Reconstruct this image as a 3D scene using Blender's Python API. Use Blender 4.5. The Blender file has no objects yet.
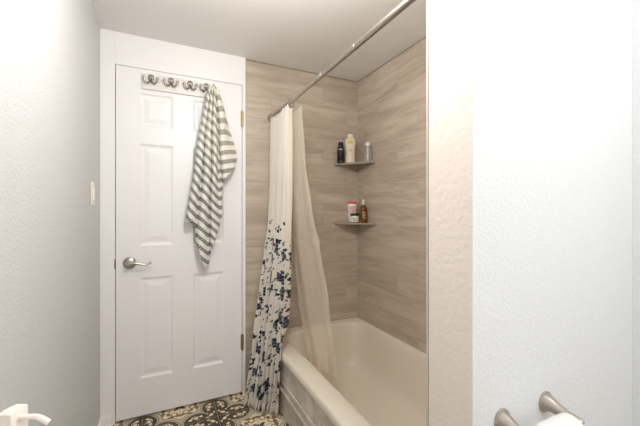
import bpy, bmesh, math, random
from mathutils import Vector, Matrix
random.seed(7)
C = bpy.context.scene.collection
PI = math.pi
H = 1.21                      # camera height above the floor
CEIL = 2.235
XL, XR, YB, XT, YT = -0.31, 1.424, 2.206, 1.394, 2.206   # left wall, right wall, back wall, tiled side, tiled back
YR = -1.15                    # rear end behind the camera, left open to let soft world light in

# ------------------------------------------------------------------ materials
def new_mat(name):
    m = bpy.data.materials.new(name); m.use_nodes = True
    return m, m.node_tree, m.node_tree.nodes['Principled BSDF']

def setp(b, col=None, rough=None, metal=None, **k):
    if col is not None: b.inputs['Base Color'].default_value = (*col, 1)
    if rough is not None: b.inputs['Roughness'].default_value = rough
    if metal is not None: b.inputs['Metallic'].default_value = metal
    for n, v in k.items(): b.inputs[n].default_value = v

class G:
    """small helper for math node graphs"""
    def __init__(s, nt): s.nt = nt
    def node(s, t, **k):
        n = s.nt.nodes.new(t)
        for a, v in k.items(): setattr(n, a, v)
        return n
    def put(s, sock, v):
        if hasattr(v, 'is_output'): s.nt.links.new(v, sock)
        elif isinstance(v, (tuple, list)) and len(v) == 3 and sock.type == 'RGBA': sock.default_value = (*v, 1)
        else: sock.default_value = v
    def m(s, op, a, b=None, c=None):
        n = s.node('ShaderNodeMath', operation=op)
        s.put(n.inputs[0], a)
        if b is not None: s.put(n.inputs[1], b)
        if c is not None: s.put(n.inputs[2], c)
        return n.outputs[0]
    def add(s, a, b): return s.m('ADD', a, b)
    def sub(s, a, b): return s.m('SUBTRACT', a, b)
    def mul(s, a, b): return s.m('MULTIPLY', a, b)
    def lt(s, a, b): return s.m('LESS_THAN', a, b)
    def gt(s, a, b): return s.m('GREATER_THAN', a, b)
    def mx(s, a, b): return s.m('MAXIMUM', a, b)
    def mn(s, a, b): return s.m('MINIMUM', a, b)
    def abs(s, a): return s.m('ABSOLUTE', a)
    def hyp(s, a, b): return s.m('SQRT', s.add(s.mul(a, a), s.mul(b, b)))
    def step(s, v, e0, e1):            # smooth ramp from e0 to e1
        n = s.node('ShaderNodeMapRange', interpolation_type='SMOOTHSTEP')
        s.put(n.inputs[0], v); n.inputs[1].default_value = e0; n.inputs[2].default_value = e1
        return n.outputs[0]
    def mix(s, f, a, b):
        n = s.node('ShaderNodeMix', data_type='RGBA')
        s.put(n.inputs[0], f); s.put(n.inputs[6], a); s.put(n.inputs[7], b)
        return n.outputs[2]
    def coord(s, which='Object'):
        n = s.node('ShaderNodeTexCoord'); return n.outputs[which]
    def sep(s, v):
        n = s.node('ShaderNodeSeparateXYZ'); s.put(n.inputs[0], v); return n.outputs
    def comb(s, x=0., y=0., z=0.):
        n = s.node('ShaderNodeCombineXYZ')
        for i, v in enumerate((x, y, z)): s.put(n.inputs[i], v)
        return n.outputs[0]
    def noise(s, v, scale, detail=2., rough=.5, out='Fac', dist=0.):
        n = s.node('ShaderNodeTexNoise'); s.put(n.inputs['Vector'], v)
        n.inputs['Scale'].default_value = scale; n.inputs['Detail'].default_value = detail
        n.inputs['Roughness'].default_value = rough; n.inputs['Distortion'].default_value = dist
        return n.outputs[out]
    def voro(s, v, scale, rand=1.):
        n = s.node('ShaderNodeTexVoronoi'); s.put(n.inputs['Vector'], v)
        n.inputs['Scale'].default_value = scale; n.inputs['Randomness'].default_value = rand
        return n.outputs
    def white(s, v):
        n = s.node('ShaderNodeTexWhiteNoise', noise_dimensions='3D'); s.put(n.inputs['Vector'], v); return n.outputs
    def bump(s, h, strength, dist, bsdf):
        n = s.node('ShaderNodeBump'); s.put(n.inputs['Height'], h)
        n.inputs['Strength'].default_value = strength; n.inputs['Distance'].default_value = dist
        s.nt.links.new(n.outputs[0], bsdf.inputs['Normal'])

def plain(name, col, rough=.5, metal=0., **k):
    m, nt, b = new_mat(name); setp(b, col, rough, metal, **k)
    g = G(nt); n = g.noise(g.coord(), 14, 2)
    d = tuple(c*.94 for c in col)
    nt.links.new(g.mix(g.step(n, .3, .7), d, col), b.inputs['Base Color'])
    return m

def paint(name, col, bump=.25, scale=150, rough=.55, dist=.002):
    m, nt, b = new_mat(name); setp(b, col, rough)
    g = G(nt); n = g.noise(g.coord(), scale, 3, .55)
    g.bump(n, bump, dist, b)
    return m

def tile_mat(name, along):
    m, nt, b = new_mat(name); g = G(nt)
    x, y, z = g.sep(g.coord())
    u = x if along == 'x' else y
    ph, tw, z0 = .147, .60, 1.557
    rz = g.m('DIVIDE', g.sub(z, z0), ph)
    row = g.m('FLOOR', rz); fz = g.sub(rz, row)
    uu = g.m('DIVIDE', g.add(g.add(u, g.mul(row, .2)), .11 if along == 'x' else .077), tw)
    colm = g.m('FLOOR', uu); fu = g.sub(uu, colm)
    ed = g.mn(g.mul(g.mn(fz, g.sub(1., fz)), ph), g.mul(g.mn(fu, g.sub(1., fu)), tw))
    grout = g.sub(1., g.step(ed, .0006, .0019))
    wn = g.white(g.comb(row, colm, 3.))
    tone = wn[0]
    ox, oy, oz = g.sep(wn[1])
    vec = g.comb(g.add(g.mul(u, 1.9), g.mul(ox, 40.)), g.add(g.mul(z, 15.), g.mul(oy, 40.)), g.mul(oz, 9.))
    n1 = g.noise(vec, 1.1, 6, .6, dist=.35)
    n2 = g.noise(vec, 4.0, 4, .6, dist=.2)
    base = g.mix(g.step(n1, .28, .72), (.405, .335, .265), (.60, .525, .437))
    base = g.mix(g.mul(g.step(n2, .5, .75), .35), base, (.66, .595, .50))
    base = g.mix(g.mul(g.step(n2, .48, .25), .22), base, (.36, .30, .225))
    base = g.mix(g.mul(tone, .25), base, (.41, .345, .265))
    base = g.mix(g.mul(grout, .7), base, (.34, .285, .225))
    nt.links.new(base, b.inputs['Base Color'])
    setp(b, rough=.42)
    g.bump(g.add(g.mul(grout, -1.), g.mul(n2, .25)), .35, .002, b)
    return m

def floor_mat():
    m, nt, b = new_mat('patterned_cement_tile'); g = G(nt)
    x, y, z = g.sep(g.coord())
    nd = g.noise(g.coord(), 60, 2)
    wob = g.mul(g.sub(nd, .5), .006)
    def fold(v, c):
        t = g.m('DIVIDE', g.sub(v, c), .4)
        t = g.sub(t, g.m('FLOOR', g.add(t, .5)))
        return g.abs(g.mul(t, .4))
    U0, V0 = fold(x, .30), fold(y, 2.01)
    U, V = g.add(U0, wob), g.add(V0, wob)
    a, bb = g.mx(U, V), g.mn(U, V)
    def circ(cx, cy, sx=1., sy=1.):
        return g.hyp(g.mul(g.sub(a, cx), sx), g.mul(g.sub(bb, cy), sy))
    beige, dark, ring, brown = (.80, .67, .485), (.075, .064, .044), (.52, .475, .37), (.20, .145, .085)
    d1 = circ(.11, 0.)
    col = beige
    # scrollwork round the diagonal flower
    p, q = g.sub(.2, a), g.sub(.2, bb)
    r2 = g.hyp(p, q)
    c2 = g.abs(g.m('DIVIDE', g.sub(g.mul(p, p), g.mul(q, q)), g.mx(g.mul(r2, r2), 1e-5)))
    fl = g.lt(r2, g.add(.008, g.mul(g.m('POWER', g.sub(1., c2), .6), .040)))
    fl = g.mx(fl, g.lt(r2, g.mul(g.m('POWER', c2, 3.), .026)))
    sc = g.mx(g.lt(circ(.137, .137, 1., 1.), .012), g.lt(circ(.150, .105, 1., 1.6), .017))
    sc = g.mx(sc, g.lt(circ(.195, .108, .9, 2.2), .024))
    sc = g.mx(sc, g.lt(g.abs(g.sub(circ(.168, .128), .017)), .0035))
    sc = g.mx(sc, g.lt(g.abs(g.sub(d1, .1055)), .0025))
    col = g.mix(fl, col, dark)
    col = g.mix(sc, col, brown)
    # quatrefoil
    col = g.mix(g.lt(d1, .1015), col, ring)
    col = g.mix(g.lt(g.abs(g.sub(d1, .0855)), .0022), col, brown)
    inner = g.mx(g.lt(d1, .0765), g.lt(g.add(a, bb), .118))
    col = g.mix(inner, col, dark)
    leaf = g.lt(circ(.122, .039, 1., 1.6), .023)
    leaf = g.mx(leaf, g.lt(circ(.090, .043), .0095))
    leaf = g.mx(leaf, g.lt(circ(.150, .026), .0095))
    leaf = g.mx(leaf, g.lt(circ(.110, .017, 1., 1.8), .0095))
    leaf = g.mx(leaf, g.lt(circ(.037, .030), .010))
    leaf = g.mx(leaf, g.lt(circ(.055, .055), .006))
    leaf = g.mx(leaf, g.lt(circ(.055, .014, .8, 1.6), .008))
    leaf = g.mul(leaf, g.gt(g.abs(g.sub(circ(.118, .03), .017)), .0028))
    col = g.mix(leaf, col, beige)
    gr = g.mn(g.mn(U0, V0), g.mn(g.abs(g.sub(U0, .2)), g.abs(g.sub(V0, .2))))
    col = g.mix(g.lt(gr, .0013), col, (.33, .30, .25))
    st = g.noise(g.coord(), 9, 3)
    col = g.mix(g.mul(g.step(st, .4, .8), .25), col, (.42, .33, .22))
    nt.links.new(col, b.inputs['Base Color']); setp(b, rough=.7); b.inputs['Specular IOR Level'].default_value = .2
    return m

def curtain_mat():
    m, nt, b = new_mat('floral_curtain_cloth'); g = G(nt)
    uv = g.coord('UV'); s, t, _ = g.sep(uv)          # metres across, metres above the hem
    wob = g.node('ShaderNodeVectorMath', operation='ADD')
    nz = g.noise(uv, 28, 2, out='Color')
    sc = g.node('ShaderNodeVectorMath', operation='SCALE'); nt.links.new(nz, sc.inputs[0]); sc.inputs['Scale'].default_value = .022
    nt.links.new(uv, wob.inputs[0]); nt.links.new(sc.outputs[0], wob.inputs[1])
    w = wob.outputs[0]
    fade = g.step(t, 1.14, .95)                        # sparse sprigs near the top of the print
    dens = g.noise(uv, 7.5, 1)
    big = g.voro(w, 8.0, .75)
    rb = g.sep(big['Color'])[0]
    loc = g.node('ShaderNodeVectorMath', operation='SUBTRACT'); nt.links.new(w, loc.inputs[0]); nt.links.new(big['Position'], loc.inputs[1])
    lx, ly, _ = g.sep(loc.outputs[0])
    th_ = g.m('ARCTAN2', ly, lx); rd = g.hyp(lx, ly)
    R_ = g.add(.026, g.mul(rb, .022))
    q_ = g.m('DIVIDE', rd, R_)
    sw_ = g.m('SINE', g.add(g.mul(th_, 6.), g.add(g.mul(q_, 2.2), g.mul(rb, 20.))))
    bloom = g.mul(g.lt(q_, g.add(.82, g.mul(sw_, .22))), g.mul(g.gt(rb, .16), g.gt(fade, .80)))
    ringv = g.m('SINE', g.add(g.mul(q_, 13.), g.mul(sw_, 1.3)))
    pet = g.add(g.add(.47, g.mul(ringv, .12)), g.mul(g.sub(g.noise(w, 60, 2, .6), .5), .35))
    halo = g.mul(g.lt(big['Distance'], .66), g.gt(rb, .12))
    lv = g.voro(g.comb(g.sub(g.mul(s, 1.35), g.mul(t, .45)), g.add(g.mul(t, .62), g.mul(s, .45)), 0.), 33, .95)
    leaf = g.lt(lv['Distance'], g.add(.17, g.mul(halo, .20)))
    leaf = g.mul(leaf, g.mul(g.gt(g.sep(lv['Color'])[1], g.sub(.62, g.mul(halo, .36))), g.gt(fade, .02)))
    lv2 = g.voro(g.comb(g.add(g.mul(s, 1.3), g.mul(t, .7)), g.sub(g.mul(t, .55), g.mul(s, .4)), 4.), 46, 1.)
    twig = g.mul(g.lt(lv2['Distance'], .27), g.mul(g.gt(dens, .42), g.gt(fade, .5)))
    cream = (.82, .775, .70)
    col = g.mix(twig, cream, (.17, .17, .20))
    lc = g.mix(g.sep(lv['Color'])[0], (.012, .015, .028), (.065, .073, .095))
    col = g.mix(leaf, col, lc)
    bc = g.mix(g.step(pet, .40, .58), (.014, .018, .033), (.16, .18, .225))
    bc = g.mix(g.step(pet, .60, .66), bc, (.55, .54, .53))
    col = g.mix(bloom, col, bc)
    nt.links.new(col, b.inputs['Base Color']); setp(b, rough=.85)
    tr = g.node('ShaderNodeBsdfTranslucent'); nt.links.new(col, tr.inputs['Color'])
    ms = g.node('ShaderNodeMixShader'); ms.inputs[0].default_value = .22
    nt.links.new(b.outputs[0], ms.inputs[1]); nt.links.new(tr.outputs[0], ms.inputs[2])
    nt.links.new(ms.outputs[0], nt.nodes['Material Output'].inputs['Surface'])
    return m

def liner_mat():
    m, nt, b = new_mat('sheer_liner_vinyl'); g = G(nt)
    setp(b, (.92, .86, .75), .4)
    uv = g.coord('UV')
    tp = g.node('ShaderNodeBsdfTransparent'); tp.inputs[0].default_value = (.95, .90, .83, 1)
    tl = g.node('ShaderNodeBsdfTranslucent'); tl.inputs[0].default_value = (.93, .87, .76, 1)
    m1 = g.node('ShaderNodeMixShader'); m1.inputs[0].default_value = .3
    nt.links.new(b.outputs[0], m1.inputs[1]); nt.links.new(tl.outputs[0], m1.inputs[2])
    m2 = g.node('ShaderNodeMixShader')
    fr = g.node('ShaderNodeLayerWeight'); fr.inputs[0].default_value = .35
    nt.links.new(g.add(.42, g.mul(fr.outputs['Facing'], .5)), m2.inputs[0])
    nt.links.new(tp.outputs[0], m2.inputs[1]); nt.links.new(m1.outputs[0], m2.inputs[2])
    nt.links.new(m2.outputs[0], nt.nodes['Material Output'].inputs['Surface'])
    return m

def towel_mat():
    m, nt, b = new_mat('striped_towel_weave'); g = G(nt)
    s, t, _ = g.sep(g.coord('UV'))       # metres across, metres down
    f = g.m('FRACT', g.m('DIVIDE', t, .056))
    band = g.mul(g.gt(f, .10), g.lt(f, .58))
    # white stitch rows inside the dark bands
    st = g.m('FRACT', g.mul(t, 115.)); ss = g.m('FRACT', g.add(g.mul(s, 85.), g.mul(g.m('FLOOR', g.mul(t, 115.)), .5)))
    dot = g.mul(g.lt(ss, .42), g.lt(st, .7))
    hue = g.step(t, .25, .62)
    dk = g.mix(hue, (.28, .28, .195), (.11, .12, .13))
    wh = (.82, .80, .75)
    col = g.mix(band, wh, g.mix(g.mul(dot, .75), dk, wh))
    ln = g.mul(g.gt(f, .80), g.lt(f, .83))
    col = g.mix(g.mul(ln, .25), col, (.5, .5, .42))
    nt.links.new(col, b.inputs['Base Color']); setp(b, rough=.95)
    g.bump(g.m('SINE', g.mul(t, 900.)), .3, .001, b)
    return m

def apron_mat():
    m, nt, b = new_mat('cloudy_tub_apron'); g = G(nt)
    n = g.noise(g.coord(), 11, 5, .65, dist=1.2)
    nt.links.new(g.mix(g.step(n, .35, .7), (.50, .455, .40), (.70, .65, .585)), b.inputs['Base Color'])
    setp(b, rough=.35); return m

M = dict(
    wall=paint('white_wall_paint', (.79, .81, .825), .9, 130),
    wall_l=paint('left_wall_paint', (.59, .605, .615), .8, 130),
    cap=paint('warm_lit_wall_paint', (.76, .68, .62), .5, 55, dist=.003),  # same wall paint, with warm light put into its colour
    ceil=paint('ceiling_paint', (.80, .785, .765), .12, 60),
    trim=paint('white_trim_paint', (.86, .86, .86), .03, 20, .35),
    door=paint('white_door_paint', (.84, .84, .85), .03, 25, .38),
    tile_x=tile_mat('stone_plank_tile_back', 'x'), tile_y=tile_mat('stone_plank_tile_side', 'y'),
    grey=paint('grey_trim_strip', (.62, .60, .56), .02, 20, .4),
    strip=paint('beige_edge_strip', (.55, .49, .43), .02, 20, .5),
    joint=paint('dark_joint', (.20, .16, .125), .02, 20, .8),
    floor=floor_mat(), curtain=curtain_mat(), liner=liner_mat(), towel=towel_mat(), apron=apron_mat(),
    tub=paint('cream_tub_enamel', (.74, .68, .58), .0, 5, .30),
    nickel=plain('brushed_nickel', (.52, .475, .42), .28, 1.),
    dnickel=plain('dark_nickel', (.27, .245, .22), .35, 1.),
    hook=plain('hook_nickel', (.44, .395, .345), .3, 1.),
    brass=plain('aged_brass', (.40, .31, .17), .38, 1.),
    board=plain('hook_board_paint', (.80, .785, .755), .45),
    shelf=plain('stone_shelf', (.34, .295, .245), .5),
    black=plain('black_plastic', (.008, .008, .009), .5),
    cream=plain('cream_plastic', (.80, .72, .575), .4),
    white=plain('white_plastic', (.84, .82, .79), .35),
    pump=plain('white_pump_plastic', (.80, .735, .665), .5),
    yellow=plain('yellow_print', (.72, .52, .06), .5),
    grey_print=plain('grey_print', (.25, .24, .23), .5),
    silver=plain('silver_print', (.35, .36, .38), .4),
    red=plain('red_plastic', (.72, .055, .04), .4),
    pinkprint=plain('pink_print', (.80, .52, .47), .5),
    paper=plain('white_tissue', (.88, .87, .84), .95),
    card=plain('brown_cardboard', (.42, .30, .19), .9),
    counter=plain('white_counter_stone', (.75, .73, .70), .3),
    cabinet=plain('white_cabinet_paint', (.78, .78, .77), .4),
)
def glassy(name, col, rough=.08, t=.8):
    m, nt, b = new_mat(name); setp(b, col, rough)
    b.inputs['Transmission Weight'].default_value = t; b.inputs['IOR'].default_value = 1.32
    return m
M['clear'] = glassy('clear_plastic', (.93, .91, .87))
M['amber'] = glassy('amber_plastic', (.20, .078, .008), .12, .25)
M['silvercap'] = plain('pale_grey_plastic', (.66, .64, .60), .25)

# ------------------------------------------------------------------ mesh helpers
def link(name, bm, mat, parent=None, smooth=True, angle=40):
    me = bpy.data.meshes.new(name)
    bmesh.ops.recalc_face_normals(bm, faces=bm.faces)
    bm.to_mesh(me); bm.free()
    for x in (mat if isinstance(mat, (list, tuple)) else [mat]): me.materials.append(x)
    if smooth:
        for p in me.polygons: p.use_smooth = True
        try: me.set_sharp_from_angle(angle=math.radians(angle))
        except Exception: pass
    o = bpy.data.objects.new(name, me); C.objects.link(o)
    if parent is not None: o.parent = parent
    return o
def tag(o, label=None, cat=None, group=None, kind=None):
    if label: o['label'] = label
    if cat: o['category'] = cat
    if group: o['group'] = group
    if kind: o['kind'] = kind
    return o
def thing(name, label, cat, loc=(0, 0, 0), rz=0, group=None):
    o = bpy.data.objects.new(name, None); C.objects.link(o); o.empty_display_size = .05
    o.location = loc; o.rotation_euler = (0, 0, rz)
    return tag(o, label, cat, group)
def struct(name, bm, mat, label, cat, smooth=False):
    return tag(link(name, bm, mat, None, smooth), label, cat, None, 'structure')
def box(bm, x0, x1, y0, y1, z0, z1, bev=0., seg=2):
    r = bmesh.ops.create_cube(bm, size=1.)
    vs = r['verts']
    for v in vs:
        v.co = Vector(((x0+x1)/2 + v.co.x*(x1-x0), (y0+y1)/2 + v.co.y*(y1-y0), (z0+z1)/2 + v.co.z*(z1-z0)))
    if bev > 0:
        es = list({e for v in vs for e in v.link_edges})
        bmesh.ops.bevel(bm, geom=es, offset=bev, segments=seg, affect='EDGES', profile=.5)
    return bm
def nbox(*a, **k): return box(bmesh.new(), *a, **k)
def lathe(bm, prof, seg=28, mat=Matrix(), sx=1., sy=1., cap=True):
    rings = []
    for r, z in prof:
        rings.append([bm.verts.new(mat @ Vector((r*sx*math.cos(2*PI*i/seg), r*sy*math.sin(2*PI*i/seg), z))) for i in range(seg)])
    for a, b in zip(rings, rings[1:]):
        for i in range(seg): bm.faces.new((a[i], a[(i+1) % seg], b[(i+1) % seg], b[i]))
    if cap:
        bm.faces.new(rings[0][::-1]); bm.faces.new(rings[-1])
    return bm
def tube(bm, pts, rad, seg=12, cap=True, flat=1.):
    pts = [Vector(p) for p in pts]; n = len(pts)
    rads = rad if isinstance(rad, (list, tuple)) else [rad]*n
    tang = [(pts[min(i+1, n-1)]-pts[max(i-1, 0)]).normalized() for i in range(n)]
    up = Vector((0, 0, 1)) if abs(tang[0].z) < .9 else Vector((0, 1, 0))
    rings = []; nrm = (up - tang[0]*up.dot(tang[0])).normalized()
    for i in range(n):
        nrm = (nrm - tang[i]*nrm.dot(tang[i])).normalized(); bi = tang[i].cross(nrm)
        rings.append([bm.verts.new(pts[i] + nrm*rads[i]*flat*math.cos(2*PI*k/seg) + bi*rads[i]*math.sin(2*PI*k/seg)) for k in range(seg)])
    for a, b in zip(rings, rings[1:]):
        for i in range(seg): bm.faces.new((a[i], a[(i+1) % seg], b[(i+1) % seg], b[i]))
    if cap: bm.faces.new(rings[0][::-1]); bm.faces.new(rings[-1])
    return bm
def spline(pts, n=8):
    P = [Vector(p) for p in pts]; out = []
    for i in range(len(P)-1):
        p0, p1, p2, p3 = P[max(i-1, 0)], P[i], P[i+1], P[min(i+2, len(P)-1)]
        for k in range(n):
            t = k/n
            out.append(.5*((2*p1) + (p2-p0)*t + (2*p0-5*p1+4*p2-p3)*t*t + (3*p1-p0-3*p2+p3)*t**3))
    out.append(P[-1]); return out
def lut(tab, x):
    if x <= tab[0][0]: return Vector(tab[0][1])
    for (a, va), (b, vb) in zip(tab, tab[1:]):
        if x <= b:
            t = (x-a)/(b-a); t = t*t*(3-2*t)*.5 + t*.5
            return Vector(va).lerp(Vector(vb), t)
    return Vector(tab[-1][1])
def surface(fn, nu, nv, uvf=None):
    """grid of fn(u, v) with a UV layer from uvf(u, v)"""
    bm = bmesh.new(); uvl = bm.loops.layers.uv.new('UVMap')
    vs = [[bm.verts.new(fn(i/nu, j/nv)) for i in range(nu+1)] for j in range(nv+1)]
    for j in range(nv):
        for i in range(nu):
            f = bm.faces.new((vs[j][i], vs[j][i+1], vs[j+1][i+1], vs[j+1][i]))
            if uvf:
                for l, (a, b) in zip(f.loops, ((i, j), (i+1, j), (i+1, j+1), (i, j+1))):
                    l[uvl].uv = uvf(a/nu, b/nv)
    return bm
def quadwall(bm, pts, mi=0):
    f = bm.faces.new([bm.verts.new(p) for p in pts]); f.material_index = mi; return f
def text_obj(name, body, size, mat, parent, loc, rot, ext=.0002):
    cu = bpy.data.curves.new(name, 'FONT'); cu.body = body; cu.size = size; cu.align_x = 'CENTER'; cu.align_y = 'CENTER'
    cu.extrude = ext; cu.resolution_u = 2
    tmp = bpy.data.objects.new('tmp', cu); C.objects.link(tmp)
    me = bpy.data.meshes.new_from_object(tmp.evaluated_get(bpy.context.evaluated_depsgraph_get()))
    bpy.data.objects.remove(tmp); bpy.data.curves.remove(cu)
    me.materials.append(mat)
    o = bpy.data.objects.new(name, me); C.objects.link(o); o.parent = parent
    o.location = loc; o.rotation_euler = rot
    return o

# ------------------------------------------------------------------ the room shell
T = .1
struct('floor', nbox(XL-T, XR+T, YR-T, YB+T, -.08, 0), M['floor'], 'patterned beige and charcoal quatrefoil cement tile floor', 'floor')
struct('ceiling', nbox(XL-T, XR+T, YR-T, YB+T, CEIL, CEIL+.08), M['ceil'], 'plain off-white ceiling over the bathroom and tub', 'ceiling')
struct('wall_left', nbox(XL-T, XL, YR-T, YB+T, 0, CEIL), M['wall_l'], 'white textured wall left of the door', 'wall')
struct('wall_right', nbox(XR, XR+T, YR-T, YB+T, 0, CEIL), M['wall'], 'white wall at the far right edge', 'wall')
struct('wall_back', nbox(XL, XR, YB+.012, YB+T, 0, CEIL), M['wall'], 'white wall around the panelled door', 'wall')
struct('wall_shower_back', nbox(.508, XT, YT, YB+.012, 0, CEIL), M['tile_x'], 'beige stone plank tiled wall beside the door', 'wall')
struct('wall_shower_side', nbox(XT, XR, .682, YB+.012, 0, CEIL), M['tile_y'], 'beige stone plank tiled wall along the tub', 'wall')
# partition: end face tinted as warm light, white face towards the room, tiled face towards the tub
PX, PY0, PY1 = .655, .536, .677
bm = bmesh.new(); box(bm, PX, XR, PY0, PY1, 0, CEIL, .002, 2)
bm.normal_update()
for f in bm.faces: f.material_index = 1 if f.normal.x < -.5 else 0
struct('wall_partition', bm, [M['wall'], M['cap']], 'white partition wall with end face coloured as if warmly lit at the tub foot', 'wall')
struct('wall_shower_foot', nbox(PX+.006, XT, PY1, .682, 0, CEIL), M['tile_x'], 'tiled face of the partition inside the tub alcove', 'wall')
struct('trim_edge', nbox(PX-.001, PX+.006, PY1+.001, .684, 0, CEIL), M['strip'], 'thin pale edge strip on the partition corner', 'trim')
struct('trim_tile', nbox(.503, .508, YT-.004, YB+.012, 0, CEIL), M['trim'], 'thin white edge strip between door casing and tile', 'trim')
bm = bmesh.new(); box(bm, .509, XT-.001, YT-.0015, YT+.002, CEIL-.005, CEIL-.0005); box(bm, XT-.0015, XT+.002, .684, YT-.002, CEIL-.005, CEIL-.0005)
struct('trim_ceiling_joint', bm, M['joint'], 'thin dark joint where the tiled walls meet the ceiling', 'trim')
# casing round the door
DX0, DX1, DZ0, DZ1, DY = -.2335, .479, .016, 2.046, 2.184
bm = bmesh.new()
box(bm, XL, DX0-.004, DY+.0, YB+.012, 0, CEIL, .002)
struct('trim_casing_left', bm, M['trim'], 'white flat casing board left of the door', 'trim')
struct('trim_casing_top', nbox(DX0-.004, .503, DY+.0, YB+.012, DZ1+.003, CEIL, bev=.002), M['trim'], 'wide white header board above the door', 'trim')
struct('trim_casing_right', nbox(DX1+.004, .503, DY+.0, YB+.012, 0, DZ1+.005, bev=.002), M['trim'], 'narrow white jamb right of the door', 'trim')
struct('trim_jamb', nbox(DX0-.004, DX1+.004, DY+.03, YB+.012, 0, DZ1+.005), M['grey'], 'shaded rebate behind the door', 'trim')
bm = bmesh.new(); box(bm, XL, DX0-.02, DY-.010, DY, 0, .05, .003); box(bm, XL, DX0-.024, DY-.006, DY, .05, .062, .002)
struct('baseboard_back', bm, M['trim'], 'short white base block under the left door casing', 'baseboard')
bm = bmesh.new(); box(bm, XL, XL+.012, .75, DY-.011, 0, .052, .003); box(bm, XL, XL+.008, .75, DY-.011, .052, .062, .002)
struct('baseboard_left', bm, M['trim'], 'low white baseboard along the left wall', 'baseboard')
bm = bmesh.new(); box(bm, PX+.02, XR, PY0-.012, PY0, 0, .06, .003)
struct('baseboard_partition', bm, M['trim'], 'low white baseboard under the paper holder', 'baseboard')

# ------------------------------------------------------------------ the six-panel door
door = tag(bpy.data.objects.new('door_1', None), 'white six-panel door with a nickel lever handle', 'door', None, 'structure')
C.objects.link(door); door.location = (DX0, DY, 0)
pxs = [(-.117, .064), (.176, .364)]
pzs = [(.232, .823), (1.010, 1.608), (1.708, 1.906)]
xs = sorted([DX0, DX1] + [v for p in pxs for v in p]); zs = sorted([DZ0, DZ1] + [v for p in pzs for v in p])
bm = bmesh.new(); ox, oy = DX0, DY
for i in range(len(xs)-1):
    for j in range(len(zs)-1):
        if (xs[i], xs[i+1]) in pxs and (zs[j], zs[j+1]) in pzs: continue
        quadwall(bm, [(xs[i]-ox, 0, zs[j]), (xs[i+1]-ox, 0, zs[j]), (xs[i+1]-ox, 0, zs[j+1]), (xs[i]-ox, 0, zs[j+1])])
D = .034
for a, b in (((DX0, DZ0), (DX1, DZ0)), ((DX1, DZ0), (DX1, DZ1)), ((DX1, DZ1), (DX0, DZ1)), ((DX0, DZ1), (DX0, DZ0))):
    quadwall(bm, [(a[0]-ox, 0, a[1]), (a[0]-ox, D, a[1]), (b[0]-ox, D, b[1]), (b[0]-ox, 0, b[1])])
bmesh.ops.remove_doubles(bm, verts=bm.verts, dist=1e-5)
link('door_slab', bm, M['door'], door, False)
for x0, x1 in pxs:
    for z0, z1 in pzs:
        bm = bmesh.new(); rings = []
        for off, dep in ((0, 0), (.004, .002), (.012, .0065), (.020, .0072), (.024, .0072), (.050, .002), (.053, .0016)):
            rings.append([bm.verts.new((x-ox, dep, z)) for x, z in ((x0+off, z0+off), (x1-off, z0+off), (x1-off, z1-off), (x0+off, z1-off))])
        for a, b in zip(rings, rings[1:]):
            for k in range(4): bm.faces.new((a[k], a[(k+1) % 4], b[(k+1) % 4], b[k]))
        bm.faces.new(rings[-1])
        link('door_panel', bm, M['door'], door, False)
# lever handle
hx, hz = -.166-ox, H-.296
ROT = Matrix.Rotation(PI/2, 4, 'X')       # lathe axis to -Y (out of the door)
hd = link('door_handle', lathe(bmesh.new(), [(.0005, .0), (.034, .0), (.034, .004), (.031, .009), (.022, .0125), (.014, .014), (.0125, .03), (.0145, .036), (.0155, .046), (.013, .052), (.0005, .053)], 32,
          Matrix.Translation((hx, 0, hz)) @ ROT), M['nickel'], door)
hd['label'] = 'nickel lever handle with round rose'
pts = spline([(hx, -.044, hz), (hx+.03, -.046, hz+.001), (hx+.06, -.045, hz-.006), (hx+.085, -.043, hz-.009), (hx+.103, -.04, hz-.002), (hx+.112, -.038, hz+.001)], 6)
link('lever', tube(bmesh.new(), pts, [.0095-.004*min(1, i/18) + (.0015 if i > 26 else 0) for i in range(len(pts))], 12), M['nickel'], hd)
for z0 in (1.776, .297):
    bm = bmesh.new()
    tube(bm, [(DX1+.002-ox, -.006, z0), (DX1+.002-ox, -.006, z0+.098)], .0062, 12)
    for k in (0, .049, .098): tube(bm, [(DX1+.002-ox, -.006, z0+k-.003), (DX1+.002-ox, -.006, z0+k+.003)], .0072, 12)
    box(bm, DX1-.008-ox, DX1+.012-ox, -.003, .001, z0+.002, z0+.096)
    h = link('hinge', bm, M['brass'], door); h['label'] = 'aged brass hinge'
bm = bmesh.new(); box(bm, -.008, -.001, -.0025, .004, H-.325, H-.270, .001)
sp = link('strike_plate', bm, M['dnickel'], door); sp['label'] = 'dark metal strike plate'

# ------------------------------------------------------------------ light switch
sw = thing('light_switch', 'white rocker light switch on the left wall near the door', 'light switch', (XL, 1.955, H+.088))
link('cover_plate', nbox(0, .006, -.036, .036, -.058, .058, bev=.002), M['white'], sw)
link('rocker', nbox(.005, .011, -.016, .016, -.033, .033, bev=.002), M['white'], sw)

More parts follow.
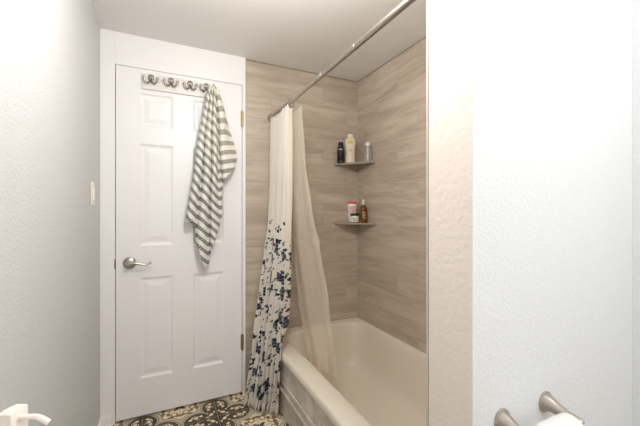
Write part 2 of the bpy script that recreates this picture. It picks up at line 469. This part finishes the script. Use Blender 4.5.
# ------------------------------------------------------------------ hook rail
hr = thing('hook_rail', 'white board with four double nickel hooks across the door top', 'hook rail', (-.103, DY, H+.718))
link('board', nbox(0, .405, -.014, -.0005, 0, .092, bev=.003), M['board'], hr)
def hook(xc):
    bm = bmesh.new(); zc = .058
    lathe(bm, [(.0005, .0), (.0175, .0), (.0175, .004), (.013, .008), (.0005, .0085)], 24, Matrix.Translation((xc, -.014, zc+.010)) @ ROT, sx=.95, sy=1.15)
    h = link('hook', bm, M['hook'], hr); h['label'] = 'double nickel hook'
    for s in (-1, 1):
        p = spline([(xc+s*.003, -.018, zc+.006), (xc+s*.008, -.026, zc-.018), (xc+s*.020, -.033, zc-.026), (xc+s*.032, -.039, zc-.012), (xc+s*.036, -.041, zc+.008)], 5)
        b = tube(bmesh.new(), p, [.0056]*(len(p)-4) + [.0064, .0078, .0078, .006], 10)
        link('prong', b, M['hook'], h)
for xc in (.047, .154, .262, .356): hook(xc)
for xc in (.100, .309):
    link('screw', lathe(bmesh.new(), [(.0004, 0), (.0042, 0), (.0036, .0018), (.0004, .002)], 12, Matrix.Translation((xc, -.014, .058)) @ ROT), M['nickel'], hr)

# ------------------------------------------------------------------ striped towel
peak = Vector((.288, 2.108, H+.768))
def at_door(x, y, Y=2.10):       # photo measurement -> point in the plane the towel hangs in
    f, yaw = 328.2, math.radians(25.77); c, s = math.cos(yaw), math.sin(yaw)
    u, v = (x-320)/f, (211.6-y)/f; k = Y/(-u*s+c)
    return Vector(((u*c+s)*k, Y, H+v*k))
ends = [(0., (186.5, 217)), (.12, (189, 222)), (.20, (194, 224)), (.28, (196.5, 240)), (.34, (199.5, 247)), (.38, (202, 262)), (.42, (204.5, 268.5)), (.48, (208.5, 268)), (.53, (211, 257)), (.60, (213.5, 244)), (.66, (217, 228)), (.72, (222, 214)), (.77, (224, 190)), (.82, (225, 179)), (.90, (233, 169)), (1., (239, 158))]
ends = [(u, at_door(*p)) for u, p in ends]
def tw(u, v):
    e = lut(ends, u)
    d = e-peak; t = v
    p = peak + d*t
    p.x = peak.x + d.x*t**.93 + (-.031+.056*u)*min(1, t*30)*(1-t)
    if u > .7: p.x += .004*(u-.7)*3.3*math.sin(PI*min(1, t))
    p.z += .010*math.sin(PI*u)*max(0, 1-t*12)
    f1 = math.sin(u*2*PI*4.3+.7); f2 = math.sin(u*2*PI*8.7+1.9+2*t)
    fold = (abs(f1)**.7*math.copysign(1, f1))*.022 + f2*.006
    p.y = peak.y - .004 + fold*min(1, t*3+.22) - .022*math.sin(PI*u)*(1-t) + .020*t*(1-abs(2*u-1))
    p.y = min(p.y, 2.166)
    p.x += (.008*math.sin(u*2*PI*4.3+2.2) + .003*math.sin(t*11+u*5))*min(1, t*3)
    return p
def tuv(u, v):
    e = lut(ends, u); L = (e-peak).length
    zig = -.013*math.cos(u*2*PI*4.3+.7)
    shear = .30*(u-.42)*min(1, v*1.6) if u < .74 else .30*.32*min(1, v*1.6)
    return (u*.62, v*L - shear*.75 + zig*(1 if u < .78 else -.35) + .02)
tow = link('towel', surface(tw, 110, 90, tuv), M['towel'], None, True, 180)
tag(tow, 'olive and white striped towel hanging from the right hook on the door', 'towel')
md = tow.modifiers.new('thick', 'SOLIDIFY'); md.thickness = .004; md.offset = 0

# ------------------------------------------------------------------ bathtub
TX0, TX1, TY0, TY1, RZ = .635, XT-.0008, .6848, YT-.0008, .38
tub = thing('bathtub', 'cream alcove bathtub with wide front rim between tiled walls', 'bathtub', ((TX0+TX1)/2, (TY0+TY1)/2, 0))
cx, cy = tub.location.x, tub.location.y
def rr(x0, x1, y0, y1, r, n=12):
    pts = []
    for (ax, ay, a0) in ((x1-r, y1-r, 0), (x0+r, y1-r, PI/2), (x0+r, y0+r, PI), (x1-r, y0+r, 3*PI/2)):
        for k in range(n+1):
            a = a0 + PI/2*k/n; pts.append((ax+r*math.cos(a), ay+r*math.sin(a)))
    return pts
bm = bmesh.new(); rings = []
def ring(x0, x1, y0, y1, r, z): rings.append([bm.verts.new((x-cx, y-cy, z)) for x, y in rr(x0, x1, y0, y1, r)])
ring(TX0+.014, TX1, TY0, TY1, .004, RZ-.055)
ring(TX0+.003, TX1, TY0, TY1, .004, RZ-.050)
ring(TX0, TX1, TY0, TY1, .004, RZ-.040)
ring(TX0, TX1, TY0, TY1, .004, RZ-.016)
ring(TX0+.005, TX1-.001, TY0+.001, TY1-.001, .005, RZ-.004)
ring(TX0+.016, TX1-.002, TY0+.003, TY1-.003, .006, RZ)
ix0, ix1, iy0, iy1 = .742, 1.358, .775, 2.120
ring(ix0-.012, ix1+.012, iy0-.012, iy1+.014, .125, RZ)
ring(ix0-.003, ix1+.004, iy0-.003, iy1+.005, .122, RZ-.004)
ring(ix0+.005, ix1-.003, iy0+.006, iy1-.004, .120, RZ-.016)
ring(ix0+.014, ix1-.014, iy0+.030, iy1-.016, .125, RZ-.10)
ring(ix0+.026, ix1-.030, iy0+.075, iy1-.032, .13, RZ-.20)
ring(ix0+.038, ix1-.046, iy0+.110, iy1-.048, .13, RZ-.265)
ring(ix0+.060, ix1-.072, iy0+.140, iy1-.075, .12, RZ-.298)
ring(ix0+.105, ix1-.120, iy0+.190, iy1-.125, .10, RZ-.312)
ring(ix0+.20, ix1-.22, iy0+.38, iy1-.33, .06, RZ-.316)
for a, b in zip(rings, rings[1:]):
    n = len(a)
    for k in range(n): bm.faces.new((a[k], a[(k+1) % n], b[(k+1) % n], b[k]))
bm.faces.new(rings[-1])
link('basin', bm, M['tub'], tub, True, 50)
bm = bmesh.new(); AX = TX0+.014-cx; ya, yb = TY0-cy, TY1-cy
prof = [(AX, RZ-.05), (AX, .205), (AX-.004, .200), (AX-.005, .190), (AX-.001, .184), (AX+.002, .180), (AX+.002, .150), (AX-.003, .146), (AX-.005, .138), (AX-.002, .132), (AX, .128), (AX, 0)]
vs = [[bm.verts.new((x, y, z)) for x, z in prof] for y in (ya, yb)]
for k in range(len(prof)-1): bm.faces.new((vs[0][k], vs[1][k], vs[1][k+1], vs[0][k+1]))
ap = link('apron', bm, M['apron'], tub, True, 30); ap['label'] = 'cloudy white front apron with two moulded ribs'
link('drain', lathe(bmesh.new(), [(.0005, 0), (.032, 0), (.030, .004), (.012, .003), (.0005, .001)], 24, Matrix.Translation((0, TY0+.33-cy, RZ-.3155))), M['nickel'], tub)

# ------------------------------------------------------------------ shower rod
RX, RZ2 = .69, H+.652
rod = thing('shower_rod', 'straight brushed nickel shower rod above the tub', 'shower rod', (RX, YT, RZ2))
link('tube', tube(bmesh.new(), [(0, -.001, 0), (0, -.60, 0), (0, -1.2, 0), (0, -1.522, 0)], .0122, 20), M['nickel'], rod)
for y in (-.47, -.80, -1.10):
    c = link('collar', tube(bmesh.new(), [(0, y-.006, 0), (0, y-.005, 0), (0, y+.005, 0), (0, y+.006, 0)], [.0122, .0134, .0134, .0122], 20), M['nickel'], rod)
for y0, y1 in ((-.0005, -.022), (-1.5225, -1.50)):
    link('flange', tube(bmesh.new(), [(0, y0, 0), (0, y0+(y1-y0)*.3, 0), (0, y1, 0)], [.030, .029, .016], 24), M['nickel'], rod)

# ------------------------------------------------------------------ floral curtain
ZT, ZB = H+.628, .035
Ltot = ZT-ZB
A = [(0, (.690, 1.828)), (.30, (.684, 1.820)), (.55, (.668, 1.800)), (.8, (.652, 1.825)), (1, (.640, 1.880))]
B = [(0, (.690, 2.172)), (.25, (.684, 2.168)), (.38, (.668, 2.160)), (.50, (.640, 2.140)), (.62, (.612, 2.128)), (.8, (.560, 2.100)), (1, (.498, 2.068))]
A = [(a, (*p, 0)) for a, p in A]; B = [(a, (*p, 0)) for a, p in B]
NP = 8.5
def pleat(u, v):
    w = u + .018*math.sin(u*9+1) + .010*math.sin(v*5+u*7)
    sft = .10*math.sin(3*v)
    s = math.sin(2*PI*NP*w + sft)
    return (abs(s)**.8*math.copysign(1, s))*(.021+.010*v) + .006*math.sin(2*PI*17*u+4*v)*(.4+v)
def cur(u, v):
    a, b = lut(A, v), lut(B, v); d = b-a
    n = Vector((-d.y, d.x, 0)).normalized()
    p = a + d*u + n*pleat(u, v)
    z = ZT - Ltot*v
    if v < .03: z += .006*math.cos(2*PI*NP*u)
    z += .012*math.sin(2*PI*NP*u+1)*max(0, (v-.93)/.07)
    # keep clear of the wall, the tub rim and apron
    p.y = min(p.y, 2.196)
    lim = .708 if v < .70 else .708-(.708-.628)*min(1, (v-.70)/.08)
    p.x = min(p.x, lim)
    return Vector((p.x, p.y, z))
W = .50
cu = link('shower_curtain', surface(cur, 260, 120, lambda u, v: (u*W, (1-v)*Ltot)), M['curtain'], None, True, 180)
tag(cu, 'cream shower curtain with navy floral print bunched outside the tub', 'shower curtain')
fr_m = plain('cream_fringe_cotton', (.60, .55, .485), .9)
bm = bmesh.new(); random.seed(3)
for i in range(60):
    u = (i+random.random())/60; p = cur(u, .992)
    out = Vector((-.62, -.78, 0)) * (.004 + .012*random.random())
    top = Vector((p.x, p.y, p.z+.004+.010*random.random())); bot = Vector((p.x+out.x*1.6, p.y+out.y*1.6, .004+.006*random.random()))
    side = Vector(((random.random()-.5)*.012, (random.random()-.5)*.012, 0))
    tube(bm, [top, top.lerp(bot, .35)+out*.5, top.lerp(bot, .7)+out*.8+side*.4, bot+side], [.003, .0052, .006, .003], 7)
fr = link('fringe', bm, fr_m, cu, True, 180); fr['kind'] = 'stuff'; fr['label'] = 'cream tassel fringe along the hem'
RG = 8
for k in range(RG):
    yy = 1.838 + .324*k/(RG-1)
    bm = bmesh.new()
    pts = [(RX+.0225*math.sin(a), yy+.004*math.sin(a*2), RZ2-.008+.0235*math.cos(a)) for a in [2*PI*i/24 for i in range(25)]]
    tube(bm, pts, .0022, 8, False)
    rg = link('curtain_ring', bm, M['dnickel'])
    tag(rg, 'dark metal ring holding the bunched curtain on the rod', 'curtain ring', 'rings along the shower rod')

# ------------------------------------------------------------------ sheer liner
LA = [(0, (.728, 1.748)), (.22, (.735, 1.712)), (.40, (.752, 1.655)), (.55, (.785, 1.612)), (.72, (.820, 1.585)), (1, (.850, 1.550))]
LB = [(0, (.728, 1.930)), (.35, (.734, 1.945)), (.60, (.750, 1.950)), (.75, (.758, 1.900)), (1, (.790, 1.800))]
LA = [(a, (*p, 0)) for a, p in LA]; LB = [(a, (*p, 0)) for a, p in LB]
LT, LBm = H+.610, .305
def lin(u, v):
    a, b = lut(LA, v), lut(LB, v); d = b-a
    n = Vector((-d.y, d.x, 0)).normalized()
    am = .011 + .006*math.sin(3*v)
    if u < .5: am *= .25+1.5*u
    am *= min(1, .35+1.1*v)
    off = am*math.sin(2*PI*1.7*u+1.6*v) + .0022*math.sin(2*PI*4.5*u-2*v)*(1-.6*v)
    # soft crumple where the plastic was tied
    cr = math.exp(-((v-.52)/.035)**2)
    off += cr*.006*math.sin(60*v+9*u)
    p = a + d*u + n*off
    if v > .80: p.x = max(p.x, .775)
    return Vector((p.x, p.y, LT-(LT-LBm)*v))
ln = link('shower_liner', surface(lin, 90, 110, lambda u, v: (u, v)), M['liner'], None, True, 180)
tag(ln, 'sheer cream shower liner hanging slanted down inside the tub', 'shower liner')

# ------------------------------------------------------------------ corner shelves
def corner_shelf(zt, label):
    s = thing('corner_shelf', label, 'corner shelf', (XT, YT, zt), 0, 'corner shelves in the shower')
    bm = bmesh.new(); th = .014
    pts = [(-.0005, -.0005), (-.206, -.0005), (-.208, -.012), (-.017, -.236), (-.0005, -.238)]
    t = [bm.verts.new((x, y, 0)) for x, y in pts]; b = [bm.verts.new((x, y, -th)) for x, y in pts]
    bm.faces.new(t); bm.faces.new(b[::-1])
    for k in range(5): bm.faces.new((t[k], t[(k+1) % 5], b[(k+1) % 5], b[k]))
    bmesh.ops.bevel(bm, geom=[e for e in bm.edges], offset=.0015, segments=1, affect='EDGES')
    link('slab', bm, M['shelf'], s, False)
    return s
Z1, Z2 = H+.367, H-.082
corner_shelf(Z1, 'upper stone corner shelf holding the black and cream bottles')
corner_shelf(Z2, 'lower stone corner shelf holding the red topped tube and amber bottle')
FACE = math.atan2(-.87, -.5)         # yaw of things turned to the room

b1 = thing('shampoo_bottle', 'slim black bottle with black cap on the upper corner shelf', 'bottle', (1.221, 2.167, Z1))
link('body', lathe(bmesh.new(), [(.0005, 0), (.0245, 0), (.0268, .003), (.0268, .104), (.025, .114), (.0185, .120), (.015, .121), (.0005, .121)], 28), M['black'], b1)
link('cap', lathe(bmesh.new(), [(.0005, .1205), (.0185, .1205), (.0185, .152), (.0165, .156), (.0005, .157)], 24), M['black'], b1)
bm = surface(lambda u, v: Vector((.0271*math.cos(FACE+(u-.5)*1.3), .0271*math.sin(FACE+(u-.5)*1.3), .094+.010*v)), 8, 1)
link('label_band', bm, M['silver'], b1)
bm = surface(lambda u, v: Vector((.0271*math.cos(FACE+(u-.5)*.5), .0271*math.sin(FACE+(u-.5)*.5), .008+.004*v)), 6, 1)
link('small_print', bm, M['silver'], b1)

b2 = thing('body_wash_bottle', 'tall cream bottle with yellow badge between the black and clear bottles', 'bottle', (1.285, 2.135, Z1), math.radians(-30))
pb = [(.0005, 0), (.036, 0), (.039, .004), (.036, .04), (.034, .075), (.036, .11), (.040, .14), (.0415, .160), (.038, .176), (.028, .188), (.019, .193), (.0005, .193)]
link('body', lathe(bmesh.new(), pb, 32, sy=.62), M['cream'], b2)
link('cap', lathe(bmesh.new(), [(.0005, .1925), (.0225, .1925), (.0235, .196), (.0215, .214), (.018, .2165), (.0005, .217)], 24, sy=.8), M['white'], b2)
def disc(bm, c, rx, rz, y): 
    n = 24; bm.faces.new([bm.verts.new((c[0]+rx*math.cos(2*PI*i/n), y, c[1]+rz*math.sin(2*PI*i/n))) for i in range(n)])
bm = bmesh.new()
n = 20
def front(x, z):            # y of the front face of the bottle body
    for (r0, z0), (r1, z1) in zip(pb, pb[1:]):
        if z0 <= z <= z1 and z1 > z0:
            r = r0+(r1-r0)*(z-z0)/(z1-z0); return -.62*math.sqrt(max(r*r-x*x, 0))-.0006
    return -.024
bm.faces.new([bm.verts.new((.019*math.cos(2*PI*i/n), front(.019*math.cos(2*PI*i/n), .152+.0125*math.sin(2*PI*i/n))-.0022, .152+.0125*math.sin(2*PI*i/n))) for i in range(n)])
bd = link('badge', bm, M['yellow'], b2, False); bd['label'] = 'round yellow badge'
for (z, w, h) in ((.092, .026, .006), (.085, .018, .003), (.120, .020, .002), (.060, .016, .002)):
    bm = surface(lambda u, v, z=z, w=w, h=h: Vector(((u-.5)*w, front((u-.5)*w, z+h*v)-.0003, z+h*v)), 8, 1)
    link('print_line', bm, M['grey_print'], b2, False)

b3 = thing('clear_bottle', 'clear bottle with white top, rightmost on the upper corner shelf', 'bottle', (1.366, 2.020, Z1))
link('body', lathe(bmesh.new(), [(.0005, 0), (.0245, 0), (.0272, .003), (.0272, .095), (.0245, .104), (.015, .110), (.0135, .116), (.0005, .116)], 28), M['clear'], b3)
link('collar', lathe(bmesh.new(), [(.0005, .112), (.0185, .112), (.0185, .136), (.0165, .140), (.0005, .141)], 24), M['white'], b3)
link('dip_tube', lathe(bmesh.new(), [(.0005, .004), (.0055, .004), (.0055, .111), (.0005, .111)], 14), M['white'], b3)
bm = surface(lambda u, v: Vector((.0258*math.cos(FACE+(u-.5)*1.0), .0258*math.sin(FACE+(u-.5)*1.0), .030+.045*v)), 8, 1)

b4 = thing('cream_tube', 'white tube with red top behind the black lidded jar', 'tube', (1.326, 2.178, Z2), math.radians(-28))
bm = bmesh.new(); rg_ = []
for z, rx, ry in ((.022, .027, .020), (.05, .0295, .0185), (.10, .033, .012), (.144, .036, .0045)):
    rg_.append([bm.verts.new((rx*math.cos(2*PI*i/24), ry*math.sin(2*PI*i/24), z)) for i in range(24)])
for a, b in zip(rg_, rg_[1:]):
    for i in range(24): bm.faces.new((a[i], a[(i+1) % 24], b[(i+1) % 24], b[i]))
bm.faces.new(rg_[0][::-1]); bm.faces.new(rg_[-1])
link('body', bm, M['white'], b4)
link('cap', lathe(bmesh.new(), [(.0005, 0), (.024, 0), (.0255, .003), (.0255, .022), (.0005, .0225)], 24), M['white'], b4)
bm = bmesh.new(); box(bm, -.0375, .0375, -.0062, .0062, .141, .160, .003)
e = link('crimped_end', bm, M['red'], b4); e['label'] = 'red top end'
bm = surface(lambda u, v: Vector((-.026+.052*u, -.0185*math.sqrt(max(0, 1-((u-.5)*1.76)**2))*(1-.32*v)-.0016, .075+.050*v)), 10, 3)
link('printed_label', bm, M['pinkprint'], b4)

b5 = thing('cream_jar', 'small white jar with black lid at the front of the lower shelf', 'jar', (1.306, 2.107, Z2), math.radians(-28))
link('body', lathe(bmesh.new(), [(.0005, 0), (.032, 0), (.032, .002), (.032, .047), (.031, .050), (.0005, .050)], 32), M['white'], b5)
lid = link('lid', lathe(bmesh.new(), [(.0005, .0502), (.0325, .0502), (.033, .052), (.033, .067), (.032, .069), (.0005, .0695)], 32), M['black'], b5)
lid['label'] = 'black screw lid'
link('base_ring', lathe(bmesh.new(), [(.0315, .0005), (.0326, .0005), (.0326, .005), (.0315, .005)], 32, cap=False), M['black'], b5)
for k, (a0, zc, w_) in enumerate(((-.45, .030, .35), (.0, .030, .3), (.45, .030, .35), (-.2, .017, .5), (.3, .017, .4))):
    bm = surface(lambda u, v, a0=a0, zc=zc, w_=w_: Vector((.0323*math.sin(a0+(u-.5)*w_), -.0323*math.cos(a0+(u-.5)*w_), zc-.004+.007*v)), 6, 1)
    link('print_mark', bm, M['grey_print'], b5)

b6 = thing('amber_bottle', 'amber bottle with pale cap, rightmost on the lower corner shelf', 'bottle', (1.357, 2.067, Z2), math.radians(-28))
link('body', lathe(bmesh.new(), [(.0005, 0), (.026, 0), (.0295, .004), (.0295, .088), (.027, .108), (.020, .121), (.013, .128), (.012, .134), (.0005, .134)], 32), M['amber'], b6)
link('cap', lathe(bmesh.new(), [(.0005, .1335), (.0130, .1335), (.0130, .146), (.0105, .168), (.008, .171), (.0005, .172)], 20), M['silvercap'], b6)
for zc, w_, h_, a0 in ((.055, .9, .004, .1), (.047, .55, .003, -.1), (.072, .7, .004, 0), (.036, .8, .003, .2)):
    bm = surface(lambda u, v: Vector((.0298*math.sin(a0+(u-.5)*w_), -.0298*math.cos(a0+(u-.5)*w_), zc+h_*v)), 8, 1)
    link('print_line', bm, M['white'], b6)

# ------------------------------------------------------------------ paper holder
th = thing('toilet_paper_holder', 'brushed nickel two-post paper holder on the white partition', 'toilet paper holder', (.846, PY0, H-.524))
ZH = 0.
def post(s):
    x = s*.089
    bm = bmesh.new()
    p = spline([(x, -.0002, .010), (x, -.010, .010), (x, -.030, .006), (x, -.052, .003), (x, -.068, .005), (x, -.080, .004), (x, -.087, -.003)], 5)
    n = len(p)
    r = []
    for i in range(n):
        t = i/(n-1)
        r.append(.0225*(1-t)**1.9 + .0058 + (.0032*math.exp(-((t-.92)/.09)**2)))
    r[0] = .0270; r[1] = .0262
    r[-1] = .006
    tube(bm, p, r, 20)
    o = link('post', bm, M['nickel'], th, True, 60)
    link('base_plate', tube(bmesh.new(), [(x, 0, .010), (x, -.004, .010), (x, -.006, .010)], [.0280, .0280, .0255], 24), M['nickel'], o)
post(-1); post(1)
link('roller', tube(bmesh.new(), [(-.087, -.080, .002), (.087, -.080, .002)], .0070, 14), M['nickel'], th)
rl = thing('toilet_paper_roll', 'small white paper roll hanging on the nickel holder', 'toilet paper roll', (.846, PY0-.080, H-.524+.002-.0118))
R = 0.0370
bm = bmesh.new(); sg = 40
for (ra, rb_, xa, xb) in ((R, R, -.056, .056), (.0192, .0192, .056, -.056)):
    v0 = [bm.verts.new((xa, ra*math.cos(2*PI*i/sg), ra*math.sin(2*PI*i/sg))) for i in range(sg)]
    v1 = [bm.verts.new((xb, rb_*math.cos(2*PI*i/sg), rb_*math.sin(2*PI*i/sg))) for i in range(sg)]
    for i in range(sg): bm.faces.new((v0[i], v0[(i+1) % sg], v1[(i+1) % sg], v1[i]))
    if ra == R: o0, o1 = v0, v1
    else: i1, i0 = v0, v1
for i in range(sg):
    j = (i+1) % sg
    bm.faces.new((o0[i], i0[i], i0[j], o0[j])); bm.faces.new((o1[i], o1[j], i1[j], i1[i]))
link('paper', bm, M['paper'], rl, True, 40)
bm = bmesh.new(); tube(bm, [(-.0555, 0, 0), (.0555, 0, 0)], .0190, 28, False)
link('core', bm, M['card'], rl)
link('loose_sheet', surface(lambda u, v: Vector((-.055+.11*u, -R-.0015-.003*math.sin(3*v), .0-.10*v)), 4, 8), M['paper'], rl)

# ------------------------------------------------------------------ soap pump on the vanity at the left edge
va = thing('vanity_cabinet', 'narrow white vanity cabinet with pale counter on the left wall', 'cabinet', (XL, .35, 0))
link('cabinet_body', nbox(.001, .20, -.30, .22, 0, .765), M['cabinet'], va, False)
link('countertop', nbox(.001, .22, -.32, .235, .765, .795, bev=.004), M['counter'], va)
SD = Vector((-.158, .497, .795))
sd = thing('soap_dispenser', 'white pump soap bottle at the lower left corner in front of the left wall', 'soap dispenser', SD, 0)
link('body', lathe(bmesh.new(), [(.0005, 0), (.030, 0), (.033, .004), (.033, .105), (.028, .120), (.016, .128), (.014, .135), (.0005, .135)], 32), M['pump'], sd)
link('collar', lathe(bmesh.new(), [(.0005, .1345), (.017, .1345), (.017, .150), (.010, .153), (.006, .155), (.006, .162), (.0005, .162)], 24), M['pump'], sd)
dirv = Vector((.905, -.425, 0)); sv = Vector((.425, .905, 0))
def P(a, s_, z): return Vector((dirv.x*a+sv.x*s_, dirv.y*a+sv.y*s_, z))
bm = bmesh.new()
prof = [(-.036, .160, .157), (-.024, .1725, .152), (-.010, .1835, .150), (.002, .1885, .150), (.0105, .1885, .150), (.0115, .187, .150)]
vs = []
for a, zt, zb in prof:
    w_ = .011 if a > -.028 else .006
    vs.append([bm.verts.new(P(a, -w_, zb)), bm.verts.new(P(a, w_, zb)), bm.verts.new(P(a, w_, zt-.002)), bm.verts.new(P(a, w_*.7, zt)), bm.verts.new(P(a, -w_*.7, zt)), bm.verts.new(P(a, -w_, zt-.002))])
for a, b in zip(vs, vs[1:]):
    for k in range(6): bm.faces.new((a[k], a[(k+1) % 6], b[(k+1) % 6], b[k]))
bm.faces.new(vs[0][::-1]); bm.faces.new(vs[-1])
hd2 = link('pump_head', bm, M['pump'], sd, True, 50)
pts = [P(.006, 0, .1770), P(.020, 0, .1778), P(.030, 0, .1782), P(.034, 0, .1772), P(.040, 0, .1742), P(.0455, 0, .1712)]
link('nozzle', tube(bmesh.new(), pts, [.0030, .0030, .0030, .0031, .0032, .0031], 14), M['pump'], hd2)

# ------------------------------------------------------------------ light
def area(name, loc, tgt, size, energy, col, sy=None):
    l = bpy.data.lights.new(name, 'AREA'); l.energy = energy; l.color = col; l.size = size
    if sy: l.shape = 'RECTANGLE'; l.size_y = sy
    o = bpy.data.objects.new(name, l); C.objects.link(o); o.location = loc
    o.rotation_euler = (Vector(tgt)-Vector(loc)).to_track_quat('-Z', 'Y').to_euler()
    return o
def point(name, loc, energy, col, r):
    l = bpy.data.lights.new(name, 'POINT'); l.energy = energy; l.color = col; l.shadow_soft_size = r
    o = bpy.data.objects.new(name, l); C.objects.link(o); o.location = loc
point('ceiling_lamp', (.33, .94, 1.98), 24, (1., .965, .93), .10)
point('vanity_lamp', (.68, -.60, 1.98), 21, (1., .97, .94), .10)
point('toilet_lamp', (1.20, -.10, 2.10), 3.5, (.94, .97, 1.), .10)
w = bpy.data.worlds.new('room_world'); bpy.context.scene.world = w; w.use_nodes = True
w.node_tree.nodes['Background'].inputs[0].default_value = (1, .98, .95, 1)
w.node_tree.nodes['Background'].inputs[1].default_value = .7

# ------------------------------------------------------------------ camera
cd = bpy.data.cameras.new('camera'); cam = bpy.data.objects.new('camera', cd); C.objects.link(cam)
cd.sensor_width = 36; cd.sensor_fit = 'HORIZONTAL'; cd.lens = 328.2*36/640
cd.shift_y = -(213-211.6)/640; cd.clip_start = .02
cam.location = (0, 0, H); cam.rotation_euler = (PI/2, 0, -math.radians(25.77))
sc = bpy.context.scene; sc.camera = cam
sc.view_settings.view_transform = 'Standard'; sc.view_settings.look = 'None'
sc.view_settings.exposure = .10; sc.view_settings.gamma = 1.
sc.cycles.max_bounces = 12; sc.cycles.diffuse_bounces = 8; sc.cycles.transparent_max_bounces = 16
sc.cycles.use_denoising = True
